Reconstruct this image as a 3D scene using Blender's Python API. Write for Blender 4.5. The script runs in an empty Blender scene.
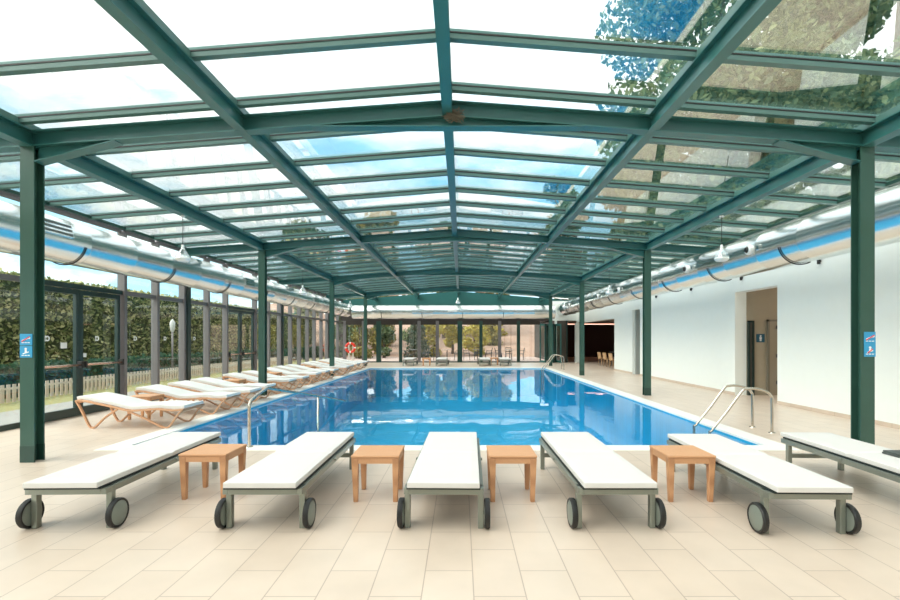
import bpy, bmesh, math, random
from mathutils import Vector, Matrix

S = bpy.context.scene
COL = S.collection
PI = math.pi

# ------------------------------------------------------------------ camera, sky, sun, exposure
F = 480.0                       # focal length in pixels of the 900 px wide frame
cam_d = bpy.data.cameras.new('camera')
cam = bpy.data.objects.new('camera', cam_d); COL.objects.link(cam)
cam.location = (0, 0, 1.5); cam.rotation_euler = (PI / 2, 0, 0)
cam_d.sensor_fit = 'HORIZONTAL'; cam_d.sensor_width = 36.0; cam_d.lens = F / 900 * 36
cam_d.shift_x = -11 / 900; cam_d.shift_y = 38.5 / 900
cam_d.clip_start = 0.05; cam_d.clip_end = 500
S.camera = cam

S.view_settings.view_transform = 'Standard'; S.view_settings.look = 'None'
S.view_settings.gamma = 1.0; S.view_settings.use_curve_mapping = False
S.view_settings.exposure = 1.18

world = bpy.data.worlds.new('sky'); S.world = world; world.use_nodes = True
nt = world.node_tree; nt.nodes.clear()
def wn(t, **k):
    n = nt.nodes.new(t)
    for a, b in k.items(): setattr(n, a, b)
    return n
tc = wn('ShaderNodeTexCoord'); mp = wn('ShaderNodeMapping'); mp.inputs['Scale'].default_value = (1.0, 1.0, 2.6)
mp.inputs['Location'].default_value = (1.7, 0.4, 0.9)
nz = wn('ShaderNodeTexNoise'); nz.inputs['Scale'].default_value = 2.6; nz.inputs['Detail'].default_value = 7; nz.inputs['Roughness'].default_value = 0.6
cr = wn('ShaderNodeValToRGB')
cr.color_ramp.elements[0].position = 0.40; cr.color_ramp.elements[0].color = (0.36, 0.64, 0.82, 1)
cr.color_ramp.elements[1].position = 0.53; cr.color_ramp.elements[1].color = (1.0, 1.0, 1.0, 1)
bg = wn('ShaderNodeBackground'); bg.inputs['Strength'].default_value = 1.0
wo = wn('ShaderNodeOutputWorld')
nt.links.new(tc.outputs['Generated'], mp.inputs['Vector']); nt.links.new(mp.outputs['Vector'], nz.inputs['Vector'])
sx = wn('ShaderNodeSeparateXYZ'); mr_ = wn('ShaderNodeMapRange'); mr_.inputs['From Min'].default_value = 0.36; mr_.inputs['From Max'].default_value = 0.50
mr_.inputs['To Min'].default_value = 0.0; mr_.inputs['To Max'].default_value = 0.22      # the cloud cover closes up overhead
ad = wn('ShaderNodeMath', operation='ADD')
nt.links.new(tc.outputs['Generated'], sx.inputs[0]); nt.links.new(sx.outputs['Z'], mr_.inputs['Value'])
nt.links.new(nz.outputs['Fac'], ad.inputs[0]); nt.links.new(mr_.outputs[0], ad.inputs[1]); nt.links.new(ad.outputs[0], cr.inputs['Fac']); nt.links.new(cr.outputs['Color'], bg.inputs['Color'])
nt.links.new(bg.outputs['Background'], wo.inputs['Surface'])

sun_d = bpy.data.lights.new('sun', 'SUN'); sun_d.energy = 2.6; sun_d.angle = math.radians(55); sun_d.color = (1.0, 0.95, 0.88)
sun = bpy.data.objects.new('sun', sun_d); COL.objects.link(sun)
sun.rotation_euler = Vector((0.66, 0.36, -0.66)).to_track_quat('-Z', 'Y').to_euler()

# ------------------------------------------------------------------ materials
MATS = {}
def node_mat(name):
    m = bpy.data.materials.new(name); m.use_nodes = True
    t = m.node_tree; t.nodes.clear()
    return m, t
def pm(name, col, rough=0.5, metal=0.0, bump=0.0, bscale=40, vary=0.0, vscale=6, spec=0.5, emit=None, stretch=(1, 1, 1), trans=0.0):
    """principled material with procedural colour variation and bump"""
    if name in MATS: return MATS[name]
    m, t = node_mat(name); L = t.links
    o = t.nodes.new('ShaderNodeOutputMaterial'); b = t.nodes.new('ShaderNodeBsdfPrincipled')
    L.new(b.outputs[0], o.inputs[0])
    b.inputs['Roughness'].default_value = rough; b.inputs['Metallic'].default_value = metal
    b.inputs['Specular IOR Level'].default_value = spec
    tcn = t.nodes.new('ShaderNodeTexCoord'); mpn = t.nodes.new('ShaderNodeMapping'); mpn.inputs['Scale'].default_value = stretch
    L.new(tcn.outputs['Object'], mpn.inputs['Vector'])
    n = t.nodes.new('ShaderNodeTexNoise'); n.inputs['Scale'].default_value = vscale; n.inputs['Detail'].default_value = 4
    L.new(mpn.outputs[0], n.inputs['Vector'])
    mx = t.nodes.new('ShaderNodeMix'); mx.data_type = 'RGBA'
    v = max(vary, 0.02)
    mx.inputs['A'].default_value = tuple(c * (1 - v) for c in col) + (1,)
    mx.inputs['B'].default_value = tuple(min(1, c * (1 + v)) for c in col) + (1,)
    L.new(n.outputs['Fac'], mx.inputs['Factor']); L.new(mx.outputs['Result'], b.inputs['Base Color'])
    if bump:
        n2 = t.nodes.new('ShaderNodeTexNoise'); n2.inputs['Scale'].default_value = bscale; n2.inputs['Detail'].default_value = 3
        L.new(mpn.outputs[0], n2.inputs['Vector'])
        bp = t.nodes.new('ShaderNodeBump'); bp.inputs['Strength'].default_value = bump; bp.inputs['Distance'].default_value = 0.02
        L.new(n2.outputs['Fac'], bp.inputs['Height']); L.new(bp.outputs[0], b.inputs['Normal'])
    if emit:
        b.inputs['Emission Color'].default_value = tuple(emit[:3]) + (1,); b.inputs['Emission Strength'].default_value = emit[3]
    MATS[name] = m
    return m

def thin_glass(name, tint, r0, rough=0.0, bump=0.0, bscale=1.0, power=5.0, stretch=(1, 1, 1)):
    """sheet glass / water surface: tinted see-through plus a Schlick reflection, equal from both sides"""
    m, t = node_mat(name); L = t.links
    o = t.nodes.new('ShaderNodeOutputMaterial')
    tr = t.nodes.new('ShaderNodeBsdfTransparent'); tr.inputs['Color'].default_value = tint + (1,)
    gl = t.nodes.new('ShaderNodeBsdfGlossy'); gl.inputs['Roughness'].default_value = rough; gl.inputs['Color'].default_value = (1, 1, 1, 1)
    lw = t.nodes.new('ShaderNodeLayerWeight'); lw.inputs['Blend'].default_value = 0.5
    pw = t.nodes.new('ShaderNodeMath'); pw.operation = 'POWER'; pw.inputs[1].default_value = power
    ml = t.nodes.new('ShaderNodeMath'); ml.operation = 'MULTIPLY_ADD'; ml.inputs[1].default_value = 1 - r0; ml.inputs[2].default_value = r0
    mix = t.nodes.new('ShaderNodeMixShader')
    L.new(lw.outputs['Facing'], pw.inputs[0]); L.new(pw.outputs[0], ml.inputs[0]); L.new(ml.outputs[0], mix.inputs[0])
    L.new(tr.outputs[0], mix.inputs[1]); L.new(gl.outputs[0], mix.inputs[2]); L.new(mix.outputs[0], o.inputs[0])
    if bump:
        tcn = t.nodes.new('ShaderNodeTexCoord'); mpn = t.nodes.new('ShaderNodeMapping'); mpn.inputs['Scale'].default_value = stretch
        L.new(tcn.outputs['Object'], mpn.inputs['Vector'])
        n2 = t.nodes.new('ShaderNodeTexNoise'); n2.inputs['Scale'].default_value = bscale; n2.inputs['Detail'].default_value = 2
        L.new(mpn.outputs[0], n2.inputs['Vector'])
        bp = t.nodes.new('ShaderNodeBump'); bp.inputs['Strength'].default_value = bump; bp.inputs['Distance'].default_value = 0.05
        L.new(n2.outputs['Fac'], bp.inputs['Height']); L.new(bp.outputs[0], gl.inputs['Normal']); L.new(bp.outputs[0], lw.inputs['Normal'])
    MATS[name] = m
    return m

def brick_mat(name, c1, c2, mortar, bw, rh, ms, rough, loc=(0, 0, 0), swap=True, spec=0.5, bump=0.15, mottling=0.06):
    m, t = node_mat(name); L = t.links
    o = t.nodes.new('ShaderNodeOutputMaterial'); b = t.nodes.new('ShaderNodeBsdfPrincipled'); L.new(b.outputs[0], o.inputs[0])
    b.inputs['Roughness'].default_value = rough; b.inputs['Specular IOR Level'].default_value = spec
    g = t.nodes.new('ShaderNodeNewGeometry'); mpn = t.nodes.new('ShaderNodeMapping')
    mpn.inputs['Location'].default_value = loc
    if swap: mpn.inputs['Rotation'].default_value = (0, 0, -PI / 2)
    L.new(g.outputs['Position'], mpn.inputs['Vector'])
    br = t.nodes.new('ShaderNodeTexBrick'); br.offset = 0.5
    br.inputs['Color1'].default_value = c1 + (1,); br.inputs['Color2'].default_value = c2 + (1,); br.inputs['Mortar'].default_value = mortar + (1,)
    br.inputs['Scale'].default_value = 1.0; br.inputs['Mortar Size'].default_value = ms; br.inputs['Mortar Smooth'].default_value = 0.2
    br.inputs['Brick Width'].default_value = bw; br.inputs['Row Height'].default_value = rh; br.inputs['Bias'].default_value = 0.0
    L.new(mpn.outputs[0], br.inputs['Vector'])
    n = t.nodes.new('ShaderNodeTexNoise'); n.inputs['Scale'].default_value = 2.5; n.inputs['Detail'].default_value = 6
    L.new(g.outputs['Position'], n.inputs['Vector'])
    mr = t.nodes.new('ShaderNodeMapRange'); mr.inputs['From Min'].default_value = 0.3; mr.inputs['From Max'].default_value = 0.7
    mr.inputs['To Min'].default_value = 1 - mottling; mr.inputs['To Max'].default_value = 1 + mottling
    L.new(n.outputs['Fac'], mr.inputs['Value'])
    vm = t.nodes.new('ShaderNodeVectorMath'); vm.operation = 'SCALE'
    L.new(br.outputs['Color'], vm.inputs[0]); L.new(mr.outputs[0], vm.inputs['Scale']); L.new(vm.outputs[0], b.inputs['Base Color'])
    bp = t.nodes.new('ShaderNodeBump'); bp.inputs['Strength'].default_value = bump; bp.inputs['Distance'].default_value = 0.004; bp.invert = True
    L.new(br.outputs['Fac'], bp.inputs['Height']); L.new(bp.outputs[0], b.inputs['Normal'])
    MATS[name] = m
    return m

def leaf_mat(name, a, b_, c, vscale=1.2):
    m, t = node_mat(name); L = t.links
    o = t.nodes.new('ShaderNodeOutputMaterial'); b = t.nodes.new('ShaderNodeBsdfPrincipled')
    b.inputs['Roughness'].default_value = 0.6; b.inputs['Specular IOR Level'].default_value = 0.3
    g = t.nodes.new('ShaderNodeNewGeometry'); r = t.nodes.new('ShaderNodeValToRGB')
    r.color_ramp.elements[0].color = a + (1,); r.color_ramp.elements[1].color = c + (1,)
    e = r.color_ramp.elements.new(0.5); e.color = b_ + (1,)
    L.new(g.outputs['Random Per Island'], r.inputs['Fac']); L.new(r.outputs[0], b.inputs['Base Color'])
    tl = t.nodes.new('ShaderNodeBsdfTranslucent'); L.new(r.outputs[0], tl.inputs['Color'])
    mx = t.nodes.new('ShaderNodeMixShader'); mx.inputs[0].default_value = 0.35
    L.new(b.outputs[0], mx.inputs[1]); L.new(tl.outputs[0], mx.inputs[2]); L.new(mx.outputs[0], o.inputs[0])
    MATS[name] = m
    return m

def weave_mat(name, c1, c2, sc):
    m, t = node_mat(name); L = t.links
    o = t.nodes.new('ShaderNodeOutputMaterial'); b = t.nodes.new('ShaderNodeBsdfPrincipled'); L.new(b.outputs[0], o.inputs[0])
    b.inputs['Roughness'].default_value = 0.5
    tcn = t.nodes.new('ShaderNodeTexCoord')
    ws = []
    for d in ('X', 'Y', 'Z'):
        w = t.nodes.new('ShaderNodeTexWave'); w.bands_direction = d; w.inputs['Scale'].default_value = sc; w.inputs['Distortion'].default_value = 0.6
        L.new(tcn.outputs['Object'], w.inputs['Vector']); ws.append(w)
    a1 = t.nodes.new('ShaderNodeMath'); a1.operation = 'ADD'; L.new(ws[0].outputs['Fac'], a1.inputs[0]); L.new(ws[1].outputs['Fac'], a1.inputs[1])
    a2 = t.nodes.new('ShaderNodeMath'); a2.operation = 'ADD'; L.new(a1.outputs[0], a2.inputs[0]); L.new(ws[2].outputs['Fac'], a2.inputs[1])
    dv = t.nodes.new('ShaderNodeMath'); dv.operation = 'MULTIPLY'; dv.inputs[1].default_value = 1 / 3; L.new(a2.outputs[0], dv.inputs[0])
    r = t.nodes.new('ShaderNodeValToRGB'); r.color_ramp.elements[0].color = c1 + (1,); r.color_ramp.elements[1].color = c2 + (1,)
    r.color_ramp.elements[0].position = 0.2; r.color_ramp.elements[1].position = 0.75
    L.new(dv.outputs[0], r.inputs['Fac']); L.new(r.outputs[0], b.inputs['Base Color'])
    bp = t.nodes.new('ShaderNodeBump'); bp.inputs['Strength'].default_value = 0.4; bp.inputs['Distance'].default_value = 0.004
    L.new(dv.outputs[0], bp.inputs['Height']); L.new(bp.outputs[0], b.inputs['Normal'])
    MATS[name] = m
    return m

steel = pm('green painted steel', (0.033, 0.140, 0.132), 0.32, vary=0.10, vscale=2)
steel_col = pm('column green steel', (0.030, 0.088, 0.066), 0.35, vary=0.08)
steel_dk = pm('dark green painted steel', (0.013, 0.050, 0.038), 0.35, vary=0.08)
bar_m = pm('grey green glazing bar', (0.078, 0.168, 0.150), 0.35, vary=0.06)
mull = pm('grey aluminium mullion', (0.16, 0.148, 0.152), 0.4, vary=0.06)
door_m = pm('dark green aluminium', (0.020, 0.042, 0.038), 0.35, vary=0.05)
white_w = pm('white plaster', (0.90, 0.93, 0.90), 0.75, bump=0.03, bscale=30, vary=0.015)
beige_w = pm('beige plaster', (0.42, 0.36, 0.27), 0.8, vary=0.05)
dark_w = pm('dark brown panelling', (0.030, 0.022, 0.018), 0.7, vary=0.2, vscale=3, stretch=(8, 8, 0.5))
roof_glass = thin_glass('roof glass', (0.94, 0.98, 0.97), 0.18, power=3.6)
wall_glass = thin_glass('wall glass', (0.93, 0.97, 0.95), 0.045)
lamp_glass = thin_glass('lamp glass', (0.93, 0.96, 0.95), 0.12, power=2.0)
water_m = thin_glass('pool water surface', (0.80, 0.96, 1.0), 0.02, bump=0.10, bscale=1.1, power=7.4, stretch=(1, 0.7, 1))
floor_m = brick_mat('cream stone tiles', (0.69, 0.565, 0.465), (0.655, 0.525, 0.425), (0.45, 0.345, 0.275), 0.62, 0.305, 0.004, 0.34, loc=(0.31, 0.0746, 0), mottling=0.045)
pool_m = brick_mat('blue pool mosaic', (0.004, 0.375, 0.66), (0.003, 0.335, 0.60), (0.03, 0.44, 0.68), 0.10, 0.10, 0.006, 0.3, swap=False, mottling=0.08)
coping_m = pm('white stone coping', (0.86, 0.84, 0.79), 0.45, vary=0.03)
duct_m = pm('shiny galvanised duct', (0.80, 0.82, 0.80), 0.24, metal=1.0, bump=0.05, bscale=5, vary=0.03)
duct_dk = pm('dark duct slots', (0.10, 0.12, 0.11), 0.5)
black = pm('black rubber', (0.012, 0.012, 0.012), 0.5)
frame_m = pm('grey green lounger frame', (0.27, 0.29, 0.25), 0.32, metal=0.55, vary=0.04)
wheel_m = pm('grey wheel disc', (0.19, 0.215, 0.185), 0.4, vary=0.03)
pad_m = pm('white sling cushion', (0.68, 0.655, 0.63), 0.85, bump=0.05, bscale=120, vary=0.015)
pad2_m = pm('off white lounger pad', (0.74, 0.735, 0.72), 0.85, bump=0.06, bscale=100, vary=0.02)
under_m = pm('dark lounger underside', (0.014, 0.022, 0.022), 0.6)
wicker = weave_mat('honey wicker', (0.42, 0.19, 0.085), (0.72, 0.385, 0.20), 42.0)
wood_m = pm('warm bent wood', (0.60, 0.325, 0.185), 0.4, vary=0.2, vscale=3, stretch=(4, 20, 20))
chrome = pm('brushed stainless steel', (0.56, 0.51, 0.44), 0.26, metal=1.0)
sign_b = pm('blue sign', (0.035, 0.33, 0.62), 0.4)
sign_w = pm('white sign print', (0.85, 0.88, 0.9), 0.5)
sign_r = pm('red sign print', (0.75, 0.06, 0.08), 0.5)
red_m = pm('red life ring', (0.80, 0.05, 0.025), 0.45)
white_p = pm('white paint', (0.85, 0.85, 0.83), 0.45)
lamp_w = pm('white lamp base', (0.88, 0.88, 0.86), 0.4)
strip_m = pm('warm ceiling light strip', (1, 0.6, 0.45), 0.5, emit=(1.0, 0.55, 0.40, 1.2))
copper = pm('copper push bar', (0.62, 0.40, 0.31), 0.25, metal=0.9)
chair_w = pm('pale wooden chair', (0.62, 0.38, 0.20), 0.5, vary=0.1)
chair_d = pm('dark metal chair', (0.030, 0.028, 0.030), 0.45)
grass_m = pm('grass', (0.27, 0.26, 0.11), 0.9, vary=0.4, vscale=12, bump=0.4, bscale=60)
path_m = pm('grey path', (0.30, 0.295, 0.285), 0.85, vary=0.1)
terr_m = brick_mat('pink terrace paving', (0.46, 0.35, 0.32), (0.42, 0.31, 0.28), (0.3, 0.24, 0.21), 0.4, 0.4, 0.01, 0.8)
slope_m = pm('pinkish earth slope', (0.36, 0.23, 0.175), 0.95, vary=0.35, vscale=0.8, bump=0.3, bscale=4)
bark = pm('bark', (0.10, 0.065, 0.045), 0.9, vary=0.3, vscale=5, bump=0.4, bscale=20)
hedge_l = leaf_mat('hedge leaves', (0.07, 0.10, 0.035), (0.26, 0.29, 0.11), (0.62, 0.56, 0.30))
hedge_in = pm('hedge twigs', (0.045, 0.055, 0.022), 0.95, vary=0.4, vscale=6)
low_l = leaf_mat('low hedge leaves', (0.015, 0.06, 0.04), (0.03, 0.10, 0.06), (0.08, 0.16, 0.08))
tree_l = leaf_mat('tree leaves', (0.05, 0.09, 0.045), (0.13, 0.19, 0.09), (0.30, 0.34, 0.17))
yel_l = leaf_mat('yellow autumn leaves', (0.40, 0.30, 0.05), (0.55, 0.44, 0.08), (0.42, 0.40, 0.10))
olive_l = leaf_mat('olive leaves', (0.12, 0.12, 0.04), (0.26, 0.22, 0.07), (0.40, 0.32, 0.10))
con_l = leaf_mat('conifer needles', (0.02, 0.05, 0.03), (0.05, 0.08, 0.045), (0.16, 0.14, 0.09))
straw = pm('straw', (0.17, 0.15, 0.11), 0.9, vary=0.3)
cloth_d = pm('dark grey cloth', (0.07, 0.08, 0.075), 0.8)
ceil_m = pm('pale lounge ceiling', (0.62, 0.55, 0.48), 0.8)

# ------------------------------------------------------------------ mesh builder
class MB:
    def __init__(self): self.v = []; self.f = []; self.smooth = []
    def add(self, vs, fs, smooth=False):
        o = len(self.v); self.v += [tuple(p) for p in vs]
        for f in fs: self.f.append(tuple(i + o for i in f)); self.smooth.append(smooth)
        return self
    def box(self, x0, x1, y0, y1, z0, z1):
        vs = [(x0, y0, z0), (x1, y0, z0), (x1, y1, z0), (x0, y1, z0), (x0, y0, z1), (x1, y0, z1), (x1, y1, z1), (x0, y1, z1)]
        return self.add(vs, [(0, 3, 2, 1), (4, 5, 6, 7), (0, 1, 5, 4), (1, 2, 6, 5), (2, 3, 7, 6), (3, 0, 4, 7)])
    def hexa(self, b, t):
        return self.add(list(b) + list(t), [(0, 3, 2, 1), (4, 5, 6, 7), (0, 1, 5, 4), (1, 2, 6, 5), (2, 3, 7, 6), (3, 0, 4, 7)])
    def prism(self, poly, axis, a0, a1, smooth=False):
        """2-D polygon extruded along an axis ('x','y','z') from a0 to a1"""
        n = len(poly)
        def P(p, a): return {'x': (a, p[0], p[1]), 'y': (p[0], a, p[1]), 'z': (p[0], p[1], a)}[axis]
        vs = [P(p, a0) for p in poly] + [P(p, a1) for p in poly]
        self.add(vs, [tuple(range(n))[::-1], tuple(range(n, 2 * n))])
        o = len(self.v) - 2 * n
        for i in range(n): self.f.append((o + i, o + (i + 1) % n, o + n + (i + 1) % n, o + n + i)); self.smooth.append(smooth)
        return self
    def bar(self, p, q, w, h, up=(0, 0, 1)):
        """rectangular bar from p to q, w across, h along up"""
        p = Vector(p); q = Vector(q); d = (q - p).normalized(); u = Vector(up)
        s = d.cross(u).normalized(); u = s.cross(d).normalized()
        r = [(-w / 2, -h / 2), (w / 2, -h / 2), (w / 2, h / 2), (-w / 2, h / 2)]
        return self.hexa([p + s * a + u * b for a, b in r], [q + s * a + u * b for a, b in r])
    def ibeam(self, p, q, depth, width, up=(0, 0, 1), tf=0.016, tw=0.012):
        """I section from p to q; p,q lie on the underside centre line, up is the web direction"""
        p = Vector(p); q = Vector(q); d = (q - p).normalized(); u = Vector(up); s = d.cross(u).normalized(); u = s.cross(d).normalized()
        self.bar(p + u * (tf / 2), q + u * (tf / 2), width, tf, up)
        self.bar(p + u * (depth - tf / 2), q + u * (depth - tf / 2), width, tf, up)
        self.bar(p + u * (depth / 2), q + u * (depth / 2), tw, depth - 2 * tf, up)
        return self
    def ribbon(self, pts, w, h):
        """flat strip (w across x, h thick) following pts in the local y-z plane; pts=(x,y,z)"""
        n = len(pts); vs = []; P = [Vector(p) for p in pts]
        for i in range(n):
            d = (P[min(i + 1, n - 1)] - P[max(i - 1, 0)]).normalized(); s = Vector((1, 0, 0)); u = s.cross(d).normalized()
            for a, b in ((-w / 2, -h / 2), (w / 2, -h / 2), (w / 2, h / 2), (-w / 2, h / 2)): vs.append(P[i] + s * a + u * b)
        fs = [(3, 2, 1, 0), tuple(4 * (n - 1) + k for k in range(4))]
        for i in range(n - 1):
            for k in range(4): fs.append((4 * i + k, 4 * i + (k + 1) % 4, 4 * i + 4 + (k + 1) % 4, 4 * i + 4 + k))
        return self.add(vs, fs)
    def tube(self, pts, r, n=10, cap=True):
        P = [Vector(p) for p in pts]; vs = []; fs = []; prev = None
        rs = r if isinstance(r, (list, tuple)) else [r] * len(P)
        for i, p in enumerate(P):
            d = (P[min(i + 1, len(P) - 1)] - P[max(i - 1, 0)]).normalized()
            if prev is None:
                a = Vector((0, 0, 1)) if abs(d.z) < 0.9 else Vector((1, 0, 0)); s = d.cross(a).normalized()
            else: s = (prev - d * prev.dot(d)).normalized()
            prev = s; u = d.cross(s)
            for k in range(n):
                t = 2 * PI * k / n; vs.append(p + (s * math.cos(t) + u * math.sin(t)) * rs[i])
        for i in range(len(P) - 1):
            for k in range(n): fs.append((i * n + k, i * n + (k + 1) % n, (i + 1) * n + (k + 1) % n, (i + 1) * n + k))
        self.add(vs, fs, True)
        if cap:
            o = len(self.v) - len(vs)
            self.f.append(tuple(o + k for k in range(n))[::-1]); self.smooth.append(False)
            self.f.append(tuple(o + (len(P) - 1) * n + k for k in range(n))); self.smooth.append(False)
        return self
    def lathe(self, prof, n=24, axis='z', c=(0, 0, 0), a0=0, a1=2 * PI):
        """profile (radius, height) turned about an axis through c"""
        full = abs(a1 - a0 - 2 * PI) < 1e-6; m = n if full else n + 1; vs = []; fs = []
        for r, h in prof:
            for k in range(m):
                t = a0 + (a1 - a0) * k / n; a, b = r * math.cos(t), r * math.sin(t)
                vs.append({'z': (c[0] + a, c[1] + b, c[2] + h), 'y': (c[0] + a, c[1] + h, c[2] + b), 'x': (c[0] + h, c[1] + a, c[2] + b)}[axis])
        for i in range(len(prof) - 1):
            for k in range(m if full else n):
                k2 = (k + 1) % m
                fs.append((i * m + k, i * m + k2, (i + 1) * m + k2, (i + 1) * m + k))
        return self.add(vs, fs, True)
    def build(self, name, mat, parent=None, bevel=0.0, seg=2, subsurf=0, recalc=True):
        me = bpy.data.meshes.new(name); me.from_pydata(self.v, [], self.f)
        me.polygons.foreach_set('use_smooth', self.smooth); me.materials.append(mat)
        if recalc:
            bm = bmesh.new(); bm.from_mesh(me); bmesh.ops.recalc_face_normals(bm, faces=bm.faces)
            for e_ in bm.edges:
                if len(e_.link_faces) == 2 and e_.calc_face_angle(0) > 0.6: e_.smooth = False
            bm.to_mesh(me); bm.free()
        me.update()
        o = bpy.data.objects.new(name, me); COL.objects.link(o)
        if parent: o.parent = parent
        if bevel:
            b = o.modifiers.new('bevel', 'BEVEL'); b.width = bevel; b.segments = seg; b.limit_method = 'ANGLE'; b.angle_limit = math.radians(40)
        if subsurf:
            s = o.modifiers.new('sub', 'SUBSURF'); s.levels = subsurf; s.render_levels = subsurf
        return o

def tag(o, label=None, cat=None, group=None, kind=None):
    if label: o['label'] = label
    if cat: o['category'] = cat
    if group: o['group'] = group
    if kind: o['kind'] = kind
    return o
def empty(name, loc=(0, 0, 0), rz=0.0):
    o = bpy.data.objects.new(name, None); COL.objects.link(o); o.location = loc; o.rotation_euler = (0, 0, rz); o.empty_display_size = 0.1
    return o
def copy_tree(o, parent=None):
    c = o.copy(); COL.objects.link(c)
    if parent: c.parent = parent
    for ch in list(o.children): copy_tree(ch, c)
    return c
def struct(name, mb, mat, parent=None, **k):
    o = mb.build(name, mat, parent, **k)
    if parent is None: o['kind'] = 'structure'
    return o

# ------------------------------------------------------------------ dimensions of the place
XL, XR = -7.40, 7.25           # inner faces of the side walls
X0 = -0.165                    # ridge line
CL, CR = -5.16 - 0.085, 4.83 + 0.085   # column centres
YB, YF = -4.0, 30.0            # back and far walls
BAY = 6.82
RAFT = [5.875 + BAY * k for k in (-1, 0, 1, 2, 3)]
PX0, PX1, PY0, PY1 = -4.62, 4.26, 6.72, 24.4    # pool opening
def zr(x): return 4.195 - 0.072 * abs(x - X0)     # underside of the rafters

# ------------------------------------------------------------------ setting: floor, pool, walls
f = MB()
f.box(XL - 0.2, XR + 0.3, YB, PY0 - 0.30, -0.25, 0); f.box(XL - 0.2, XR + 0.3, PY1 + 0.30, YF + 0.1, -0.25, 0)
f.box(XL - 0.2, PX0 - 0.30, PY0 - 0.30, PY1 + 0.30, -0.25, 0); f.box(PX1 + 0.30, XR + 0.3, PY0 - 0.30, PY1 + 0.30, -0.25, 0)
f.box(XR + 0.3, 15.0, 9.0, 40.0, -0.25, 0); f.box(6.0, XR + 0.3, YF + 0.1, 40.0, -0.25, 0)
struct('floor', f, floor_m)
c = MB()
c.box(PX0 - 0.30, PX1 + 0.30, PY0 - 0.30, PY0, -0.025, 0.006); c.box(PX0 - 0.30, PX1 + 0.30, PY1, PY1 + 0.30, -0.025, 0.006)
c.box(PX0 - 0.30, PX0, PY0, PY1, -0.025, 0.006); c.box(PX1, PX1 + 0.30, PY0, PY1, -0.025, 0.006)
struct('trim_1', c, coping_m)
p = MB(); D = -1.45

p.box(PX0 - 0.2, PX0, PY0 - 0.2, PY1 + 0.2, D, -0.026); p.box(PX1, PX1 + 0.2, PY0 - 0.2, PY1 + 0.2, D, -0.026)
p.box(PX0, PX1, PY0 - 0.2, PY0, D, -0.026); p.box(PX0, PX1, PY1, PY1 + 0.2, D, -0.026)
p.box(PX0 - 0.2, PX1 + 0.2, PY0 - 0.2, PY1 + 0.2, D - 0.2, D)
struct('pool_basin', p, pool_m)
w = MB(); w.add([(PX0, PY0, -0.045), (PX1, PY0, -0.045), (PX1, PY1, -0.045), (PX0, PY1, -0.045)], [(0, 1, 2, 3)])
tag(w.build('pool_water', water_m), 'clear blue water filling the indoor swimming pool', 'water', kind='stuff')

WT = 3.84
r = MB(); T = 0.3
r.box(XR, XR + T, YB, 11.0, 0, WT); r.box(XR, XR + T, 11.0, 12.7, 2.72, WT); r.box(XR, XR + T, 12.7, 19.45, 0, WT)
r.box(XR, XR + T, 19.45, 20.3, 2.70, WT); r.box(XR, XR + T, 20.3, 22.7, 0, WT); r.box(XR, XR + T, 22.7, YF + 0.2, 2.45, WT)
r.box(XR - 0.1, XR + T - 0.05, YF - 0.15, YF + 0.2, 0, 2.45)
r.box(5.7, XR, YF, YF + 0.2, 2.62, WT)
struct('wall_right', r, white_w)
b = MB()
for a0, a1 in ((YB, 11.0), (12.7, 19.45), (20.3, 22.7)): b.box(XR - 0.012, XR, a0, a1, 0, 0.075)
struct('baseboard_right', b, floor_m)
struct('wall_back', MB().box(XL - 0.2, XR + T, YB - 0.2, YB, 0, 4.3), white_w)
# corridor behind the first opening
k = MB(); k.box(XR + T, 11.5, 12.7, 12.85, 0, 2.9); k.box(11.5, 11.6, 9.0, 12.85, 0, 2.9); k.box(XR + T, 11.6, 9.0, 9.1, 0, 2.9); k.box(XR + T, 11.6, 9.0, 12.85, 2.85, 2.95)
struct('wall_corridor', k, beige_w)
# dark lounge beyond the far right corner
k = MB(); k.box(6.0, 15.1, 39.0, 39.2, 0, 2.9); k.box(15.0, 15.2, 18.9, 39.2, 0, 2.9); k.box(6.0, 6.1, YF + 0.2, 39.0, 0, 2.9)
k.box(XR + T, 15.0, 21.9, 22.1, 0, 2.9)
struct('wall_lounge', k, dark_w)
struct('ceiling_lounge', MB().box(6.0, 15.1, YF + 0.2, 39.2, 2.62, 2.72).box(XR + T, 15.1, 22.0, YF + 0.2, 2.62, 2.72), ceil_m)

def door_leaf(parent, x0, x1, y, z1, dark=door_m, leaf=None):
    MB().box(x0 + 0.05, x1 - 0.05, y - 0.035, y, 0.01, z1 - 0.05).build('leaf', leaf or pm('dark door', (0.11, 0.095, 0.08), 0.45), parent, bevel=0.004)
    m = MB(); m.box(x0, x0 + 0.05, y - 0.06, y, 0, z1); m.box(x1 - 0.05, x1, y - 0.06, y, 0, z1); m.box(x0, x1, y - 0.06, y, z1 - 0.05, z1)
    m.build('door_frame', dark, parent)
d3 = empty('door_3'); d3['kind'] = 'structure'; door_leaf(d3, 7.57, 8.35 - 0.62, 12.70, 1.97)
d4 = empty('door_4'); d4['kind'] = 'structure'; door_leaf(d4, 8.08, 8.95, 12.70, 2.0, pm('grey door frame', (0.22, 0.20, 0.16), 0.5), pm('beige door', (0.38, 0.33, 0.25), 0.5))
hg = MB()
for z in (0.3, 1.0, 1.75): hg.box(8.30, 8.36, 12.60, 12.64, z, z + 0.09)
hg.build('hinge', black, d4)
d5 = empty('door_5'); d5['kind'] = 'structure'
MB().box(XR + 0.28, XR + 0.33, 19.45, 20.3, 0, 2.70).build('leaf', pm('grey door', (0.16, 0.17, 0.16), 0.5), d5)
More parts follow.
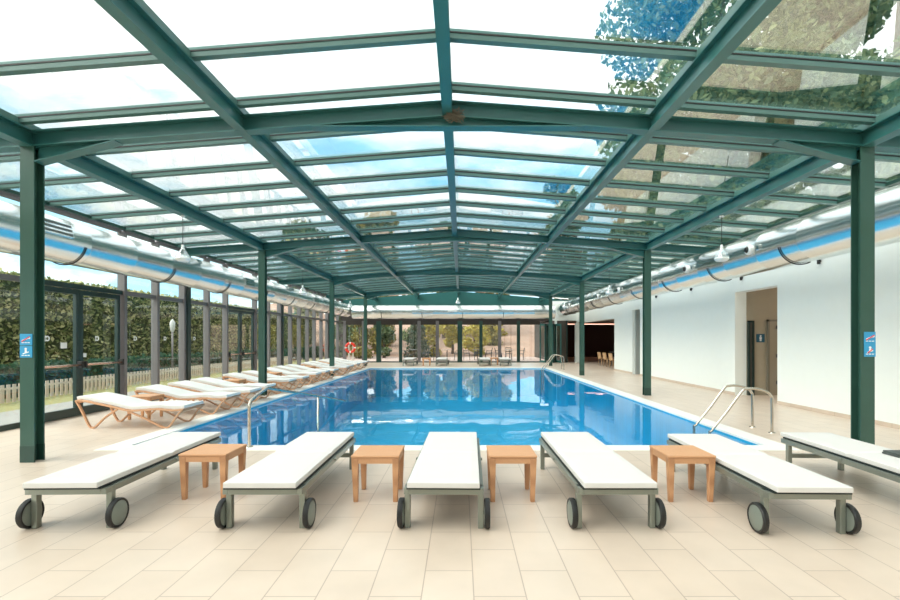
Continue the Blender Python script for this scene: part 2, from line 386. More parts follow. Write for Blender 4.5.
MB().box(XR + 0.10, XR + 0.28, 20.18, 20.3, 0, 2.70).build('door_frame', pm('shaded white jamb', (0.40, 0.42, 0.40), 0.6), d5)  # white jamb, its grey shading in the recess put into the colour
MB().tube([(XR + 0.25, 19.62, 1.02), (XR + 0.25, 19.78, 1.02)], 0.015).build('door_handle', black, d5)

# ------------------------------------------------------------------ glazed left wall
muls = [-4.0, -1.6, 0.8, 3.2, 5.6, 8.17, 10.47, 11.61, 12.74, 13.96, 15.07, 17.2, 18.4, 19.55, 20.8, 21.95, 23.1, 24.2, 25.4, 26.5, 27.6, 28.8, 30.0]
doors = {8.17: 1, 15.07: 2}
wi = 0; TZ = 2.50
for a, bb in zip(muls[:-1], muls[1:]):
    if a in doors:
        e = empty('door_%d' % doors[a]); e['kind'] = 'structure'
        mid = (a + bb) / 2
        for s0, s1, side in ((a + 0.09, mid, 0), (mid, bb - 0.04, 1)):
            lf = MB(); z1 = TZ - 0.06
            lf.box(XL - 0.07, XL, s0 + 0.004, s0 + 0.085, 0.01, z1); lf.box(XL - 0.07, XL, s1 - 0.085, s1 - 0.004, 0.01, z1)
            lf.box(XL - 0.07, XL, s0 + 0.085, s1 - 0.085, 0.01, 0.17); lf.box(XL - 0.07, XL, s0 + 0.085, s1 - 0.085, z1 - 0.09, z1)
            q = lf.build('leaf', door_m, e, bevel=0.004)
            MB().box(XL - 0.042, XL - 0.032, s0 + 0.08, s1 - 0.08, 0.165, z1 - 0.085).build('pane', wall_glass, q)
            pb = MB(); pb.tube([(XL + 0.075, s0 + 0.06, 0.99), (XL + 0.075, s1 - 0.06, 0.99)], 0.02, 8)
            pb.build('push_bar', copper, q)
            ends = MB()
            ends.box(XL, XL + 0.10, s0 + 0.015, s0 + 0.075, 0.93, 1.06); ends.box(XL, XL + 0.10, s1 - 0.075, s1 - 0.015, 0.93, 1.06)
            ends.build('latch_box', black, q, bevel=0.01)
    else:
        wi += 1
        e = empty('window_%d' % wi); e['kind'] = 'structure'
        MB().box(XL - 0.06, XL - 0.01, a + 0.09, bb, 0.0, 0.09).build('bottom_rail', door_m, e)
        MB().box(XL - 0.042, XL - 0.032, a + 0.05, bb, 0.085, TZ).build('pane', wall_glass, e)
    big = a in (12.74, 19.55, 26.5)
    post = MB().box(XL - 0.10, XL + 0.06, a, a + 0.09, 0, WT - 0.02)
    post.build('mullion', mull, e, bevel=0.004)
    if big: MB().box(XL - 0.12, XL + 0.10, a + 0.09, a + 0.24, 0, WT - 0.02).build('post', door_m, e)
    MB().box(XL - 0.07, XL + 0.02, a + 0.09, bb, TZ - 0.045, TZ + 0.045).build('transom', door_m if a in doors else mull, e)
    MB().box(XL - 0.042, XL - 0.032, a + 0.05, bb, TZ + 0.04, WT - 0.02).build('upper_pane', wall_glass, e)
    MB().box(XL - 0.08, XL, a + 0.09, bb, WT - 0.03, WT + 0.03).build('top_rail', mull, e)

# glazed far wall
fm = [-7.40, -6.2, -5.3, -3.88, -2.72, -1.58, -0.22, 1.15, 2.32, 3.50, 4.95]
wide = (-5.3, -0.22, 4.95)
for a, bb in zip(fm[:-1], fm[1:]):
    wi += 1
    e = empty('window_%d' % wi); e['kind'] = 'structure'
    g = a in wide or a in (-3.88, 1.15, 3.5)
    wd = 0.30 if a in wide else 0.2
    MB().box(a, a + wd, YF, YF + 0.16, 0, 2.6).build('mullion', steel_dk if g else mull, e, bevel=0.004)
    MB().box(a + wd, bb, YF + 0.02, YF + 0.10, 0, 0.07).build('bottom_rail', door_m, e)
    MB().box(a + wd - 0.03, bb + 0.03, YF + 0.055, YF + 0.065, 0.06, 2.38).build('pane', wall_glass, e)
    MB().box(a + wd, bb, YF, YF + 0.14, 2.36, 2.6).build('top_rail', dark_w, e)
struct('trim_2', MB().box(XL - 0.1, 5.7, YF - 0.02, YF + 0.2, 2.60, 2.98), dark_w)
wf = MB().box(XL - 0.1, 5.7, YF, YF + 0.2, 2.98, 3.86)
wf.prism([(XL - 0.1, 3.86), (XR, 3.86), (XR, 3.84), (X0, 4.45), (XL - 0.1, 3.9)], 'y', YF + 0.02, YF + 0.2)
struct('wall_far', wf, steel)
# folded glass doors standing in the far right corner
fd = empty('folding_door', (4.95, YF - 0.05, 0)); tag(fd, 'stack of folded green framed glass door panels in the far right corner', 'folding door')
for i in range(5):
    s = -1 if i % 2 else 1
    x = 0.0 + 0.24 * i
    pnl = MB(); P0 = Vector((x, 0.0 if s > 0 else -0.55, 0)); P1 = Vector((x + 0.20, -0.55 if s > 0 else 0.0, 0))
    for q in (P0, P1): pnl.bar(q + Vector((0, 0, 0.02)), q + Vector((0, 0, 2.4)), 0.07, 0.05, (0, 1, 0))
    for z in (0.08, 2.35): pnl.bar(P0 + Vector((0, 0, z)), P1 + Vector((0, 0, z)), 0.05, 0.12)
    q = pnl.build('panel_frame', steel_dk if i % 2 else steel, fd)
    gp = MB(); gp.bar(P0 + Vector((0, 0, 1.2)), P1 + Vector((0, 0, 1.2)), 0.01, 2.2); gp.build('pane', wall_glass, q)
fx = empty('door_6'); fx['kind'] = 'structure'
MB().box(6.05, 6.58, YF + 0.02, YF + 0.07, 0, 2.6).build('leaf', pm('brown door', (0.075, 0.06, 0.05), 0.5), fx)
MB().box(5.86, 6.0, YF - 0.02, YF + 0.1, 0, 2.62).build('door_frame', white_w, fx)
MB().box(6.56, 6.66, YF - 0.02, YF + 0.1, 0, 2.62).build('door_post', door_m, fx)

# ------------------------------------------------------------------ glass roof
ce = empty('ceiling'); ce['kind'] = 'structure'
XO_L, XO_R = XL - 0.05, XR + 0.02
def zg(x): return 4.50 - 0.077 * abs(x - X0)
for s, xe in ((-1, XO_L), (1, XO_R)):
    g = MB(); y0, y1 = YB, YF + 0.15; t = 0.012
    g.hexa([(X0, y0, zg(X0)), (xe, y0, zg(xe)), (xe, y1, zg(xe)), (X0, y1, zg(X0))], [(X0, y0, zg(X0) + t), (xe, y0, zg(xe) + t), (xe, y1, zg(xe) + t), (X0, y1, zg(X0) + t)])
    g.build('glass_pane', roof_glass, ce)
    kk = 0; y = 5.69 - 10 * BAY / 7
    while y < YF:
        br = MB(); h = 0.065; wd = 0.075
        br.hexa([(X0, y - wd / 2, zg(X0) - h), (xe, y - wd / 2, zg(xe) - h), (xe, y + wd / 2, zg(xe) - h), (X0, y + wd / 2, zg(X0) - h)],
                [(X0, y - wd / 2, zg(X0)), (xe, y - wd / 2, zg(xe)), (xe, y + wd / 2, zg(xe)), (X0, y + wd / 2, zg(X0))])
        br.hexa([(X0, y - 0.02, zg(X0) + 0.012), (xe, y - 0.02, zg(xe) + 0.012), (xe, y + 0.02, zg(xe) + 0.012), (X0, y + 0.02, zg(X0) + 0.012)],
                [(X0, y - 0.02, zg(X0) + 0.04), (xe, y - 0.02, zg(xe) + 0.04), (xe, y + 0.02, zg(xe) + 0.04), (X0, y + 0.02, zg(X0) + 0.04)])
        for sg in (-1, 1):
            ya, yb_ = sorted((y + sg * wd / 2, y + sg * (wd / 2 + 0.006)))
            br.hexa([(X0, ya, zg(X0) - 0.014), (xe, ya, zg(xe) - 0.014), (xe, yb_, zg(xe) - 0.014), (X0, yb_, zg(X0) - 0.014)],
                    [(X0, ya, zg(X0)), (xe, ya, zg(xe)), (xe, yb_, zg(xe)), (X0, yb_, zg(X0))])
        bo = br.build('glazing_bar', bar_m, ce); bo.data.materials.append(black)
        for pg in bo.data.polygons[12:]: pg.material_index = 1      # rubber glazing gaskets
        y += BAY / 7
    xo = xe - s * (0.05 if s < 0 else 0.5)
    MB().box(xo - 0.05, xo + 0.05, YB, YF, zg(xo) - 0.060, zg(xo) - 0.004).build('edge_strip', steel_dk, ce)

names = ['over the camera', 'over the nearest column pair', 'over the second column pair', 'over the third column pair', 'over the farthest column pair']
for i, y in enumerate(RAFT):
    if i == 0: continue
    e = empty('roof_rafter', (0, y, 0)); tag(e, 'green steel gabled cross rafter ' + names[i], 'roof beam', 'cross rafters of the glass roof')
    for s, xe in ((-1, XL), (1, XR)):
        m = MB(); m.ibeam((X0, 0, zr(X0)), (xe, 0, zr(xe)), 0.19, 0.15); m.build('rafter_arm', steel, e)
        cx = CL if s < 0 else CR
        hn = MB(); xa, xb = cx - s * 0.08, cx - s * 1.06
        hn.prism([(xa, zr(xa)), (xa, zr(xa) - 0.19), (xb, zr(xb))], 'y', -0.006, 0.006)
        hn.bar((xa, 0, zr(xa) - 0.19), (xb, 0, zr(xb) - 0.004), 0.15, 0.014)
        hn.build('haunch', steel, e)
    m = MB(); zz = zr(X0) - 0.115
    m.prism([(X0 - 1.6, zz), (X0 + 1.6, zz), (X0, zr(X0))], 'y', -0.006, 0.006); m.box(X0 - 1.65, X0 + 1.65, -0.075, 0.075, zz - 0.014, zz)
    m.build('ridge_haunch', steel, e)
for x, lb in ((X0, 'green steel ridge beam along the middle of the glass roof'), (-2.67, 'green steel purlin half way up the left roof slope'), (2.33, 'green steel purlin half way up the right roof slope'),
              (CL, 'green steel eaves beam on top of the left columns'), (CR, 'green steel eaves beam on top of the right columns')):
    z = zr(x) - (0.0 if abs(x) < 3 else 0.01)
    wdt = 0.12 if abs(x) < 3 else 0.15
    e = MB().ibeam((x, YB, z), (x, YF, z), 0.2, wdt).build('roof_purlin', steel); tag(e, lb, 'roof beam', 'lengthwise beams of the glass roof')
    cap = MB(); cap.box(x - 0.035, x + 0.035, YB, YF, zg(x) - 0.085, zg(x) - 0.002); cap.build('glazing_rail', bar_m, e)

pos = ['nearest', 'second nearest', 'third', 'farthest']
for s, cx in ((-1, CL), (1, CR)):
    side = 'left' if s < 0 else 'right'
    for i, y in enumerate(RAFT[1:]):
        e = empty('steel_column', (cx, y, 0))
        extra = ' with a blue sign' if i == 0 else ''
        tag(e, '%s green steel H column in the %s row beside the pool%s' % (pos[i], side, extra), 'column', 'columns of the pool hall')
        z1 = zr(cx) - 0.002
        m = MB(); m.box(-0.085, 0.085, -0.075, -0.06, 0.0, z1); m.box(-0.085, 0.085, 0.06, 0.075, 0.0, z1); m.box(-0.008, 0.008, -0.06, 0.06, 0.0, z1)
        m.build('shaft', steel_col, e)
        m = MB(); m.box(-0.087, 0.087, -0.077, -0.058, 0.0, 0.2); m.box(-0.087, 0.087, 0.058, 0.077, 0.0, 0.2); m.box(-0.011, 0.011, -0.058, 0.058, 0, 0.2)
        m.build('base_band', steel_dk, e)
        MB().box(-0.1, 0.1, -0.09, 0.09, z1 - 0.0, z1 + 0.012).build('cap_plate', steel, e)

# ------------------------------------------------------------------ air ducts
def duct_profile(r, L):
    pr = [(0.0, 0.0), (r * 0.985, 0.0)]; y = 0.0
    while y < L - 0.3:
        pr += [(r, y + 0.01), (r, y + 1.17), (r + 0.003, y + 1.18), (r + 0.003, y + 1.20), (r, y + 1.21)]; y += 1.2
    pr += [(r * 0.985, L), (0.0, L)]
    return pr
def duct(cx, cz, r, y0, y1, label, side):
    e = empty('air_duct', (cx, y0, cz)); tag(e, label, 'duct', 'shiny round air ducts')
    MB().lathe(duct_profile(r, y1 - y0), 48, 'y').build('duct_body', duct_m, e)
    return e
DLx, DLz, DLr = -6.90, 3.18, 0.38
DRx, DRz, DRr = 6.32, 3.30, 0.40
dl = duct(DLx, DLz, DLr, -3.5, 28.1, 'shiny round metal air duct along the left glass wall', -1)
dr = duct(DRx, DRz, DRr, -3.5, 29.6, 'shiny round metal air duct along the right white wall', 1)
def strap(e, y, r, a0, a1, xw=None):
    m = MB(); n = 14; pts = [( (r + 0.018) * math.cos(a0 + (a1 - a0) * i / n), y, (r + 0.018) * math.sin(a0 + (a1 - a0) * i / n)) for i in range(n + 1)]
    if xw is not None: pts.append((xw, y, pts[-1][2] + 0.02))
    m.tube(pts, 0.012, 6); return m.build('hanger_strap', black, e)
yy = 8.35
while yy < 27: strap(dl, yy + 3.5, DLr, -0.25, -2.2); yy += 2.62
yy = 8.95
while yy < 28: strap(dr, yy + 3.5, DRr, PI + 0.25, 2 * PI - 1.1); yy += 2.6
def grille(e, y, r, ang, ln, hh, slots, m1, m2):
    g = MB(); u = Vector((math.cos(ang), 0, math.sin(ang))); v = Vector((-math.sin(ang), 0, math.cos(ang)))
    cpt = u * (r + 0.02)
    def slab(mb, c0, lx, lv, th):
        ps = []
        for d in (-th / 2, th / 2):
            for a, b_ in ((-1, -1), (1, -1), (1, 1), (-1, 1)): ps.append(c0 + Vector((0, a * lx / 2, 0)) + v * (b_ * lv / 2) + u * d)
        mb.hexa(ps[:4], ps[4:])
    slab(g, cpt + Vector((0, y, 0)), ln, hh, 0.05); q = g.build('grille_plate', m1, e)
    s2 = MB()
    for i in range(slots):
        slab(s2, cpt + Vector((0, y, 0)) + v * (hh * ((i + 0.5) / slots - 0.5)) + u * 0.027, ln * 0.92, hh / slots * 0.5, 0.012)
    s2.build('slot', m2, q)
grille(dl, 7.72 + 3.5, DLr, 0.25, 0.62, 0.22, 3, duct_m, duct_dk)
grille(dl, 14.75 + 3.5, DLr, 0.1, 0.62, 0.22, 3, duct_m, bar_m)
grille(dl, 21.6 + 3.5, DLr, 0.1, 0.62, 0.22, 3, duct_m, bar_m)
yy = 9.83
while yy < 28:
    ang = PI + 0.02; u = Vector((math.cos(ang), 0, math.sin(ang))); c0 = u * (DRr - 0.02) + Vector((0, yy + 3.5, 0.02))
    z1 = MB(); z1.lathe([(0.0, -0.09), (0.085, -0.09), (0.105, -0.06), (0.10, 0.0)], 20, 'x', tuple(c0)); nz1 = z1.build('nozzle', lamp_w, dr)
    z2 = MB(); z2.lathe([(0.0, -0.125), (0.045, -0.12), (0.065, -0.09), (0.06, -0.06)], 16, 'x', tuple(c0)); z2.build('nozzle_mouth', black, nz1)
    z3 = MB(); z3.box(c0.x - 0.06, c0.x + 0.05, c0.y - 0.34, c0.y - 0.24, c0.z - 0.05, c0.z + 0.05); z3.build('sensor_box', duct_m, dr, bevel=0.01)
    yy += 2.72
# duct across the far end
de = empty('air_duct', (-6.45, 28.62, 3.08)); tag(de, 'shiny round metal air duct across the far end above the windows', 'duct', 'shiny round air ducts')
MB().lathe(duct_profile(0.40, 11.6), 40, 'x').build('duct_body', duct_m, de)
for x in (1.75, 4.15, 6.55, 8.95):
    pts = [(x, 0.42 * math.cos(t), 0.42 * math.sin(t)) for t in [PI + 0.1 + (PI - 0.2) * i / 12 for i in range(13)]]
    MB().tube(pts, 0.014, 6).build('hanger_strap', black, de)
for x in (0.6, 5.0, 10.5): MB().box(x - 0.03, x + 0.03, 0.36, 1.38, -0.03, 0.03).build('wall_arm', black, de)
MB().box(5.7, 6.25, -0.44, -0.38, 0.0, 0.12).build('grille_plate', lamp_w, de, bevel=0.006)
for yy, lb in ((9.67, 'small black bracket on the white wall, nearest one under the right duct'), (12.35, 'small black bracket on the white wall, second one under the right duct'), (15.05, 'small black bracket on the white wall, third one under the right duct'), (17.75, 'small black bracket on the white wall, fourth one under the right duct')):
    m = MB(); m.lathe([(0.0, -0.06), (0.03, -0.06), (0.03, 0.06), (0.0, 0.06)], 12, 'z', (XR - 0.045, yy, 3.06)); m.box(XR - 0.03, XR, yy - 0.012, yy + 0.012, 3.04, 3.08)
    tag(m.build('wall_bracket', black), lb, 'bracket', 'brackets below the right duct')

# ------------------------------------------------------------------ pendant lamps
def make_pendant(drop):
    e = empty('pendant_lamp')
    MB().tube([(0, 0, 0), (0, 0, -drop)], 0.006, 6).build('cord', black, e)
    MB().lathe([(0, 0), (0.04, 0), (0.04, -0.025), (0, -0.025)], 14).build('ceiling_rose', lamp_w, e)
    b = -drop
    MB().lathe([(0.0, b + 0.03), (0.022, b + 0.03), (0.03, b - 0.05), (0.0, b - 0.05)], 14).build('lamp_socket', lamp_w, e)
    MB().lathe([(0.028, b - 0.02), (0.04, b - 0.06), (0.085, b - 0.13), (0.125, b - 0.20), (0.135, b - 0.235)], 24).build('lamp_shade', lamp_glass, e)
    MB().lathe([(0.0, b - 0.215), (0.12, b - 0.215), (0.13, b - 0.235), (0.10, b - 0.275), (0.0, b - 0.29)], 24).build('diffuser', lamp_w, e)
    return e
pl0 = make_pendant(0.58); first = True
ords = ['nearest', 'second', 'third']
for s, cx in ((-1, CL), (1, CR)):
    for i, y in enumerate((9.05, 15.9, 22.7)):
        o = pl0 if first else copy_tree(pl0); first = False
        o.location = (cx, y, zr(cx) - 0.012)
        tag(o, 'clear glass pendant lamp hanging from the %s eaves beam, %s one' % ('left' if s < 0 else 'right', ords[i]), 'lamp', 'pendant lamps of the pool hall')
o = copy_tree(pl0); o.location = (X0, 25.2, zr(X0) - 0.002); tag(o, 'clear glass pendant lamp hanging from the ridge at the far end', 'lamp', 'pendant lamps of the pool hall')

# bird nest on the ridge beam
random.seed(3)
m = MB()
for i in range(130):
    a = random.uniform(0, 2 * PI); rr = random.gauss(0.035, 0.015); z = random.uniform(-0.05, 0.03); t = a + PI / 2 + random.gauss(0, 0.5); ln = random.uniform(0.04, 0.11)
    c0 = Vector((1.5 * rr * math.cos(a), 0.6 * rr * math.sin(a), z)); d = Vector((math.cos(t), math.sin(t) * 0.6, random.gauss(0, 0.4))) * ln
    m.tube([c0 - d, c0, c0 + d + Vector((0, 0, -0.01))], 0.0035, 4, False)
o = m.build('bird_nest', straw); o.location = (-0.09, 5.765, 4.19); tag(o, 'straw bird nest tucked under the ridge at the nearest rafter', 'nest')

# ------------------------------------------------------------------ wheeled loungers (local: wheel end y=0, far end y=1.92)
def make_lounger():
    e = empty('sun_lounger')
    LN = 1.90; hw = 0.290
    fr = MB()
    for s in (-1, 1):
        fr.box(s * hw - 0.02, s * hw + 0.02, 0.0, LN, 0.285, 0.335)
    fr.box(-hw + 0.02, hw - 0.02, 0.0, 0.035, 0.285, 0.335); fr.box(-hw + 0.02, hw - 0.02, LN - 0.035, LN, 0.285, 0.335); fr.box(-hw + 0.02, hw - 0.02, 0.93, 0.965, 0.285, 0.325)
    fr.build('frame', frame_m, e, bevel=0.004)
    for s in (-1, 1):
        MB().box(s * hw - 0.022, s * hw + 0.022, 0.06, 0.11, 0.0, 0.335).build('leg', frame_m, e, bevel=0.004)
        MB().box(s * hw - 0.022, s * hw + 0.022, 1.76, 1.81, 0.0, 0.30).build('leg', frame_m, e, bevel=0.004)
        wx = s * (hw + 0.050); wc = (wx, 0.085, 0.115)
        tm = MB(); tm.lathe([(0.095, -0.020), (0.108, -0.022), (0.115, -0.014), (0.115, 0.014), (0.110, 0.022), (0.095, 0.020)], 32, 'x', wc)
        wh = tm.build('wheel', black, e)
        MB().lathe([(0.0, -0.023), (0.085, -0.023), (0.098, -0.016), (0.098, 0.016), (0.085, 0.023), (0.0, 0.023)], 32, 'x', wc).build('wheel_disc', wheel_m, wh)
        MB().lathe([(0.0, -0.03), (0.014, -0.03), (0.014, 0.03), (0.0, 0.03)], 12, 'x', (s * (hw + 0.035), 0.09, 0.118)).build('axle', frame_m, wh)
        MB().lathe([(0.0, -0.012), (0.014, -0.008), (0.014, 0.008), (0.0, 0.008)], 14, 'x', (s * (hw + 0.024), 0.97, 0.322)).build('hinge_knob', frame_m, e)
    MB().bar((-hw, 1.785, 0.16), (hw, 1.785, 0.16), 0.035, 0.045).build('stretcher', frame_m, e)
    MB().box(-hw + 0.005, hw - 0.005, -0.035, LN, 0.336, 0.350).build('sling', under_m, e)
    # two section pad, softly rounded, with a shallow crease between the halves
    def pad(y0, y1):
        m = MB(); z0, z1 = 0.351, 0.400; x = 0.282
        m.box(-x, x, y0, y1, z0, z1); return m
    a = MB(); xs = 0.280
    nY, nX = 40, 10
    def zt(y):
        c_ = abs(y - 0.95); return 0.401 - 0.012 * math.exp(-(c_ / 0.03) ** 2)
    vs = []; fs = []
    Y0, Y1 = -0.055, 1.955
    for j in range(nY + 1):
        y = Y0 + (Y1 - Y0) * j / nY
        for i in range(nX + 1):
            x = -xs + 2 * xs * i / nX; ed = max(abs(x) / xs, abs((y - (Y0 + Y1) / 2) / ((Y1 - Y0) / 2)))
            vs.append((x, y, zt(y) - 0.006 * max(0, (ed - 0.9) / 0.1)))
    for j in range(nY):
        for i in range(nX): q = j * (nX + 1) + i; fs.append((q, q + 1, q + nX + 2, q + nX + 1))
    top = len(vs)
    for j in range(nY + 1):
        y = Y0 + (Y1 - Y0) * j / nY
        for i in range(nX + 1): vs.append((-xs + 2 * xs * i / nX, y, 0.352))
    for j in range(nY):
        for i in range(nX): q = top + j * (nX + 1) + i; fs.append((q, q + nX + 1, q + nX + 2, q + 1))
    for j in range(nY):
        q = j * (nX + 1); fs.append((q, q + nX + 1, top + q + nX + 1, top + q)); q += nX; fs.append((q, top + q, top + q + nX + 1, q + nX + 1))
    for i in range(nX):
        fs.append((i, top + i, top + i + 1, i + 1)); q = nY * (nX + 1) + i; fs.append((q, q + 1, top + q + 1, top + q))
    a.add(vs, fs); a.build('mattress', pad_m, e, bevel=0.006)
    return e
LG = make_lounger()
spots = [(-3.075, 3.73, 0.025, 'white wheeled sun lounger, leftmost in the front row, beside the front left column'),
         (-1.545, 3.73, 0.0, 'white wheeled sun lounger, second from the left in the front row'),
         (-0.135, 3.73, -0.02, 'white wheeled sun lounger, third from left, between the two middle wicker tables'),
         (1.225, 3.73, 0.0, 'white wheeled sun lounger, fourth from left in the front row'),
         (2.635, 3.62, -0.022, 'white wheeled sun lounger, fifth from left, in front of the steel ladder'),
         (3.98, 3.70, -0.035, 'white wheeled sun lounger at the right edge with a dark cloth on it')]
for i, (x, y, a, lb) in enumerate(spots):
    o = LG if i == 0 else copy_tree(LG)
    o.location = (x, y, 0); o.rotation_euler = (0, 0, a); tag(o, lb, 'sun lounger', 'wheeled loungers in front of the pool')
for x, lb in ((-2.87, 'white lounger on the far deck, first from left'), (-1.07, 'white lounger on the far deck, second from left'), (1.32, 'white lounger on the far deck, third from left'), (2.44, 'white lounger on the far deck, rightmost')):
    o = copy_tree(LG); o.location = (x, 28.0, 0); o.rotation_euler = (0, 0, PI); tag(o, lb + ', across the pool', 'sun lounger', 'loungers on the far deck')
tw = MB(); tw.box(-0.14, 0.14, -0.09, 0.09, 0.0, 0.018); tw.box(-0.135, 0.13, -0.085, 0.085, 0.018, 0.034)
o = tw.build('folded_cloth', cloth_d, bevel=0.007); o.location = (4.16, 4.50, 0.403); tag(o, 'dark grey folded cloth lying on the rightmost front lounger', 'cloth')

# ------------------------------------------------------------------ wicker side tables
def make_table():
    e = empty('side_table'); h = 0.43; a = 0.222
    t = MB(); t.box(-a, a, -a, a, h - 0.022, h); t.build('tabletop', wicker, e, bevel=0.008)
    ap = MB()
    for s in (-1, 1): ap.box(-a + 0.01, a - 0.01, s * (a - 0.018) - 0.008, s * (a - 0.018) + 0.008, h - 0.075, h - 0.022); ap.box(s * (a - 0.018) - 0.008, s * (a - 0.018) + 0.008, -a + 0.026, a - 0.026, h - 0.075, h - 0.022)
    ap.build('apron', wicker, e)
    for sx in (-1, 1):
        for sy in (-1, 1):
            l = MB(); ox, oy = sx * (a - 0.004), sy * (a - 0.004); tw_, bw_ = 0.062, 0.040
            def q(wd, z, inset): return [(ox - sx * inset, oy - sy * inset, z), (ox - sx * (inset + wd), oy - sy * inset, z), (ox - sx * (inset + wd), oy - sy * (inset + wd), z), (ox - sx * inset, oy - sy * (inset + wd), z)]
            l.hexa(q(bw_, 0.0, 0.016), q(tw_, h - 0.024, 0.0)); l.build('leg', wicker, e, bevel=0.005)
    return e
TB = make_table(); first = True
for x, y, a, lb in ((-2.395, 4.66, 0.0, 'honey wicker side table between the two leftmost front loungers'), (-0.785, 4.60, 0.0, 'honey wicker side table left of the middle front lounger'),
                 (0.475, 4.60, 0.0, 'honey wicker side table right of the middle front lounger'), (2.11, 4.60, 0.0, 'honey wicker side table rightmost in the front row'),
                 (-5.95, 9.06, 0.0, 'wicker side table between the two nearest bentwood loungers'), (-5.9, 12.5, 0.0, 'wicker side table after the fourth bentwood lounger'),
                 (-5.9, 15.05, 0.0, 'wicker side table after the sixth bentwood lounger'), (-5.9, 18.55, 0.0, 'wicker side table after the ninth bentwood lounger'),
                 (-5.9, 21.15, 0.0, 'wicker side table after the eleventh bentwood lounger'), (-1.9, 26.5, 0.0, 'small wicker table on the far deck between the two left loungers'),
                 (1.88, 27.2, 0.0, 'small wicker table on the far deck between the two right loungers')):
    o = TB if first else copy_tree(TB); first = False
    o.location = (x, y, 0); o.rotation_euler = (0, 0, a)
    tag(o, lb, 'side table', 'wicker tables in the front row' if y < 6 else ('wicker tables by the left loungers' if x < -5 else 'tables on the far deck'))

# ------------------------------------------------------------------ bentwood loungers on the left deck (local: head y=0 .. foot y=2.08, then turned to point at the pool)
def spline(pts, n=6):
    out = []
    for i in range(len(pts) - 1):
        p0 = pts[max(i - 1, 0)]; p1 = pts[i]; p2 = pts[i + 1]; p3 = pts[min(i + 2, len(pts) - 1)]
        for k in range(n):
            t = k / n; out.append(tuple(0.5 * ((2 * b) + (c_ - a) * t + (2 * a - 5 * b + 4 * c_ - d) * t * t + (3 * b - a - 3 * c_ + d) * t ** 3) for a, b, c_, d in zip(p0, p1, p2, p3)))
    out.append(pts[-1]); return out
def make_chaise():
    e = empty('bentwood_lounger'); hw = 0.32
    prof = spline([(0, 0.0, 0.455), (0, 0.12, 0.462), (0, 0.55, 0.375), (0, 0.88, 0.300), (0, 1.12, 0.305), (0, 1.36, 0.322), (0, 1.60, 0.302), (0, 1.80, 0.315)], 6)
    for s in (-1, 1):
        MB().ribbon([(s * hw, y, z) for _, y, z in prof], 0.045, 0.030).build('side_rail', wood_m, e, bevel=0.004)
        hv = spline([(s * hw, 0.02, 0.445), (s * hw, 0.10, 0.30), (s * hw, 0.22, 0.06), (s * hw, 0.27, 0.0175), (s * hw, 0.33, 0.03), (s * hw, 0.50, 0.19), (s * hw, 0.70, 0.325)], 5)
        MB().ribbon(hv, 0.042, 0.026).build('leg', wood_m, e, bevel=0.004)
        fv = spline([(s * hw, 0.88, 0.285), (s * hw, 1.15, 0.17), (s * hw, 1.40, 0.045), (s * hw, 1.48, 0.0175), (s * hw, 1.56, 0.035), (s * hw, 1.68, 0.20), (s * hw, 1.77, 0.295)], 5)
        MB().ribbon(fv, 0.042, 0.026).build('leg', wood_m, e, bevel=0.004)
    for y, z in ((0.06, 0.44), (0.9, 0.285), (1.77, 0.30)):
        MB().box(-hw, hw, y - 0.02, y + 0.02, z - 0.015, z + 0.015).build('cross_rail', wood_m, e)
    mt = MB(); mt.ribbon([(0, y, z + 0.045) for _, y, z in prof], 0.60, 0.055); mt.build('mattress', pad2_m, e, bevel=0.012)
    return e
CH = make_chaise()
ordn = ['nearest to the camera', 'second from the camera', 'third from the camera', 'fourth from the camera', 'fifth from the camera', 'sixth from the camera', 'seventh from the camera', 'eighth from the camera', 'ninth from the camera', 'tenth from the camera', 'eleventh from the camera', 'twelfth from the camera', 'thirteenth from the camera', 'farthest from the camera']
ys = [8.32, 9.78, 10.72, 11.68, 13.3, 14.25, 15.8, 16.8, 17.75, 19.35, 20.35, 21.95, 23.0, 24.1]
random.seed(11)
for i, y in enumerate(ys):
    o = CH if i == 0 else copy_tree(CH)
    o.location = (-6.42 + (0 if i == 0 else random.uniform(-0.06, 0.06)), y, 0); o.rotation_euler = (0, 0, -PI / 2 + (0 if i == 0 else random.uniform(-0.03, 0.03)))
    tag(o, 'bentwood lounger with white pad by the left glass wall, ' + ordn[i], 'sun lounger', 'bentwood loungers along the left wall')

# ------------------------------------------------------------------ pool ladders and stair rail
def ladder(name, yc, label):
    e = empty(name, (0, yc, 0)); tag(e, label, 'pool ladder')
    for s in (-1, 1):
        y = s * 0.255
        pts = [(4.94, y, 0.0), (4.94, y, 0.50), (4.925, y, 0.58), (4.86, y, 0.65), (4.70, y, 0.70), (4.55, y, 0.70), (4.46, y, 0.655), (4.22, y, 0.33), (3.98, y, 0.03), (3.95, y, -0.06), (3.95, y, -1.1)]
        MB().tube(spline(pts, 4), 0.021, 10).build('rail', chrome, e)
        MB().lathe([(0.0, 0.0), (0.05, 0.0), (0.045, 0.012), (0.0, 0.012)], 16, 'z', (4.94, y, 0.0)).build('foot_flange', chrome, e)
    for z in (-0.35, -0.65, -0.95): MB().box(3.91, 3.99, -0.255, 0.255, z, z + 0.025).build('tread', chrome, e)
ladder('pool_ladder', 7.88, 'curved stainless steel pool ladder at the near right pool edge')
ladder('pool_ladder', 23.3, 'curved stainless steel pool ladder at the far right pool corner')
e = empty('pool_handrail', (-2.92, 6.62, 0)); tag(e, 'stainless steel handrail sloping into the water at the near left pool corner', 'handrail')
MB().tube(spline([(0, 0, 0), (0, 0, 0.50), (0, 0.02, 0.60), (0, 0.12, 0.66), (0, 0.50, 0.735), (0, 0.66, 0.75), (0, 0.95, 0.70), (0, 3.18, 0.325), (0, 5.6, -0.10)], 5), 0.022, 10).build('rail', chrome, e)
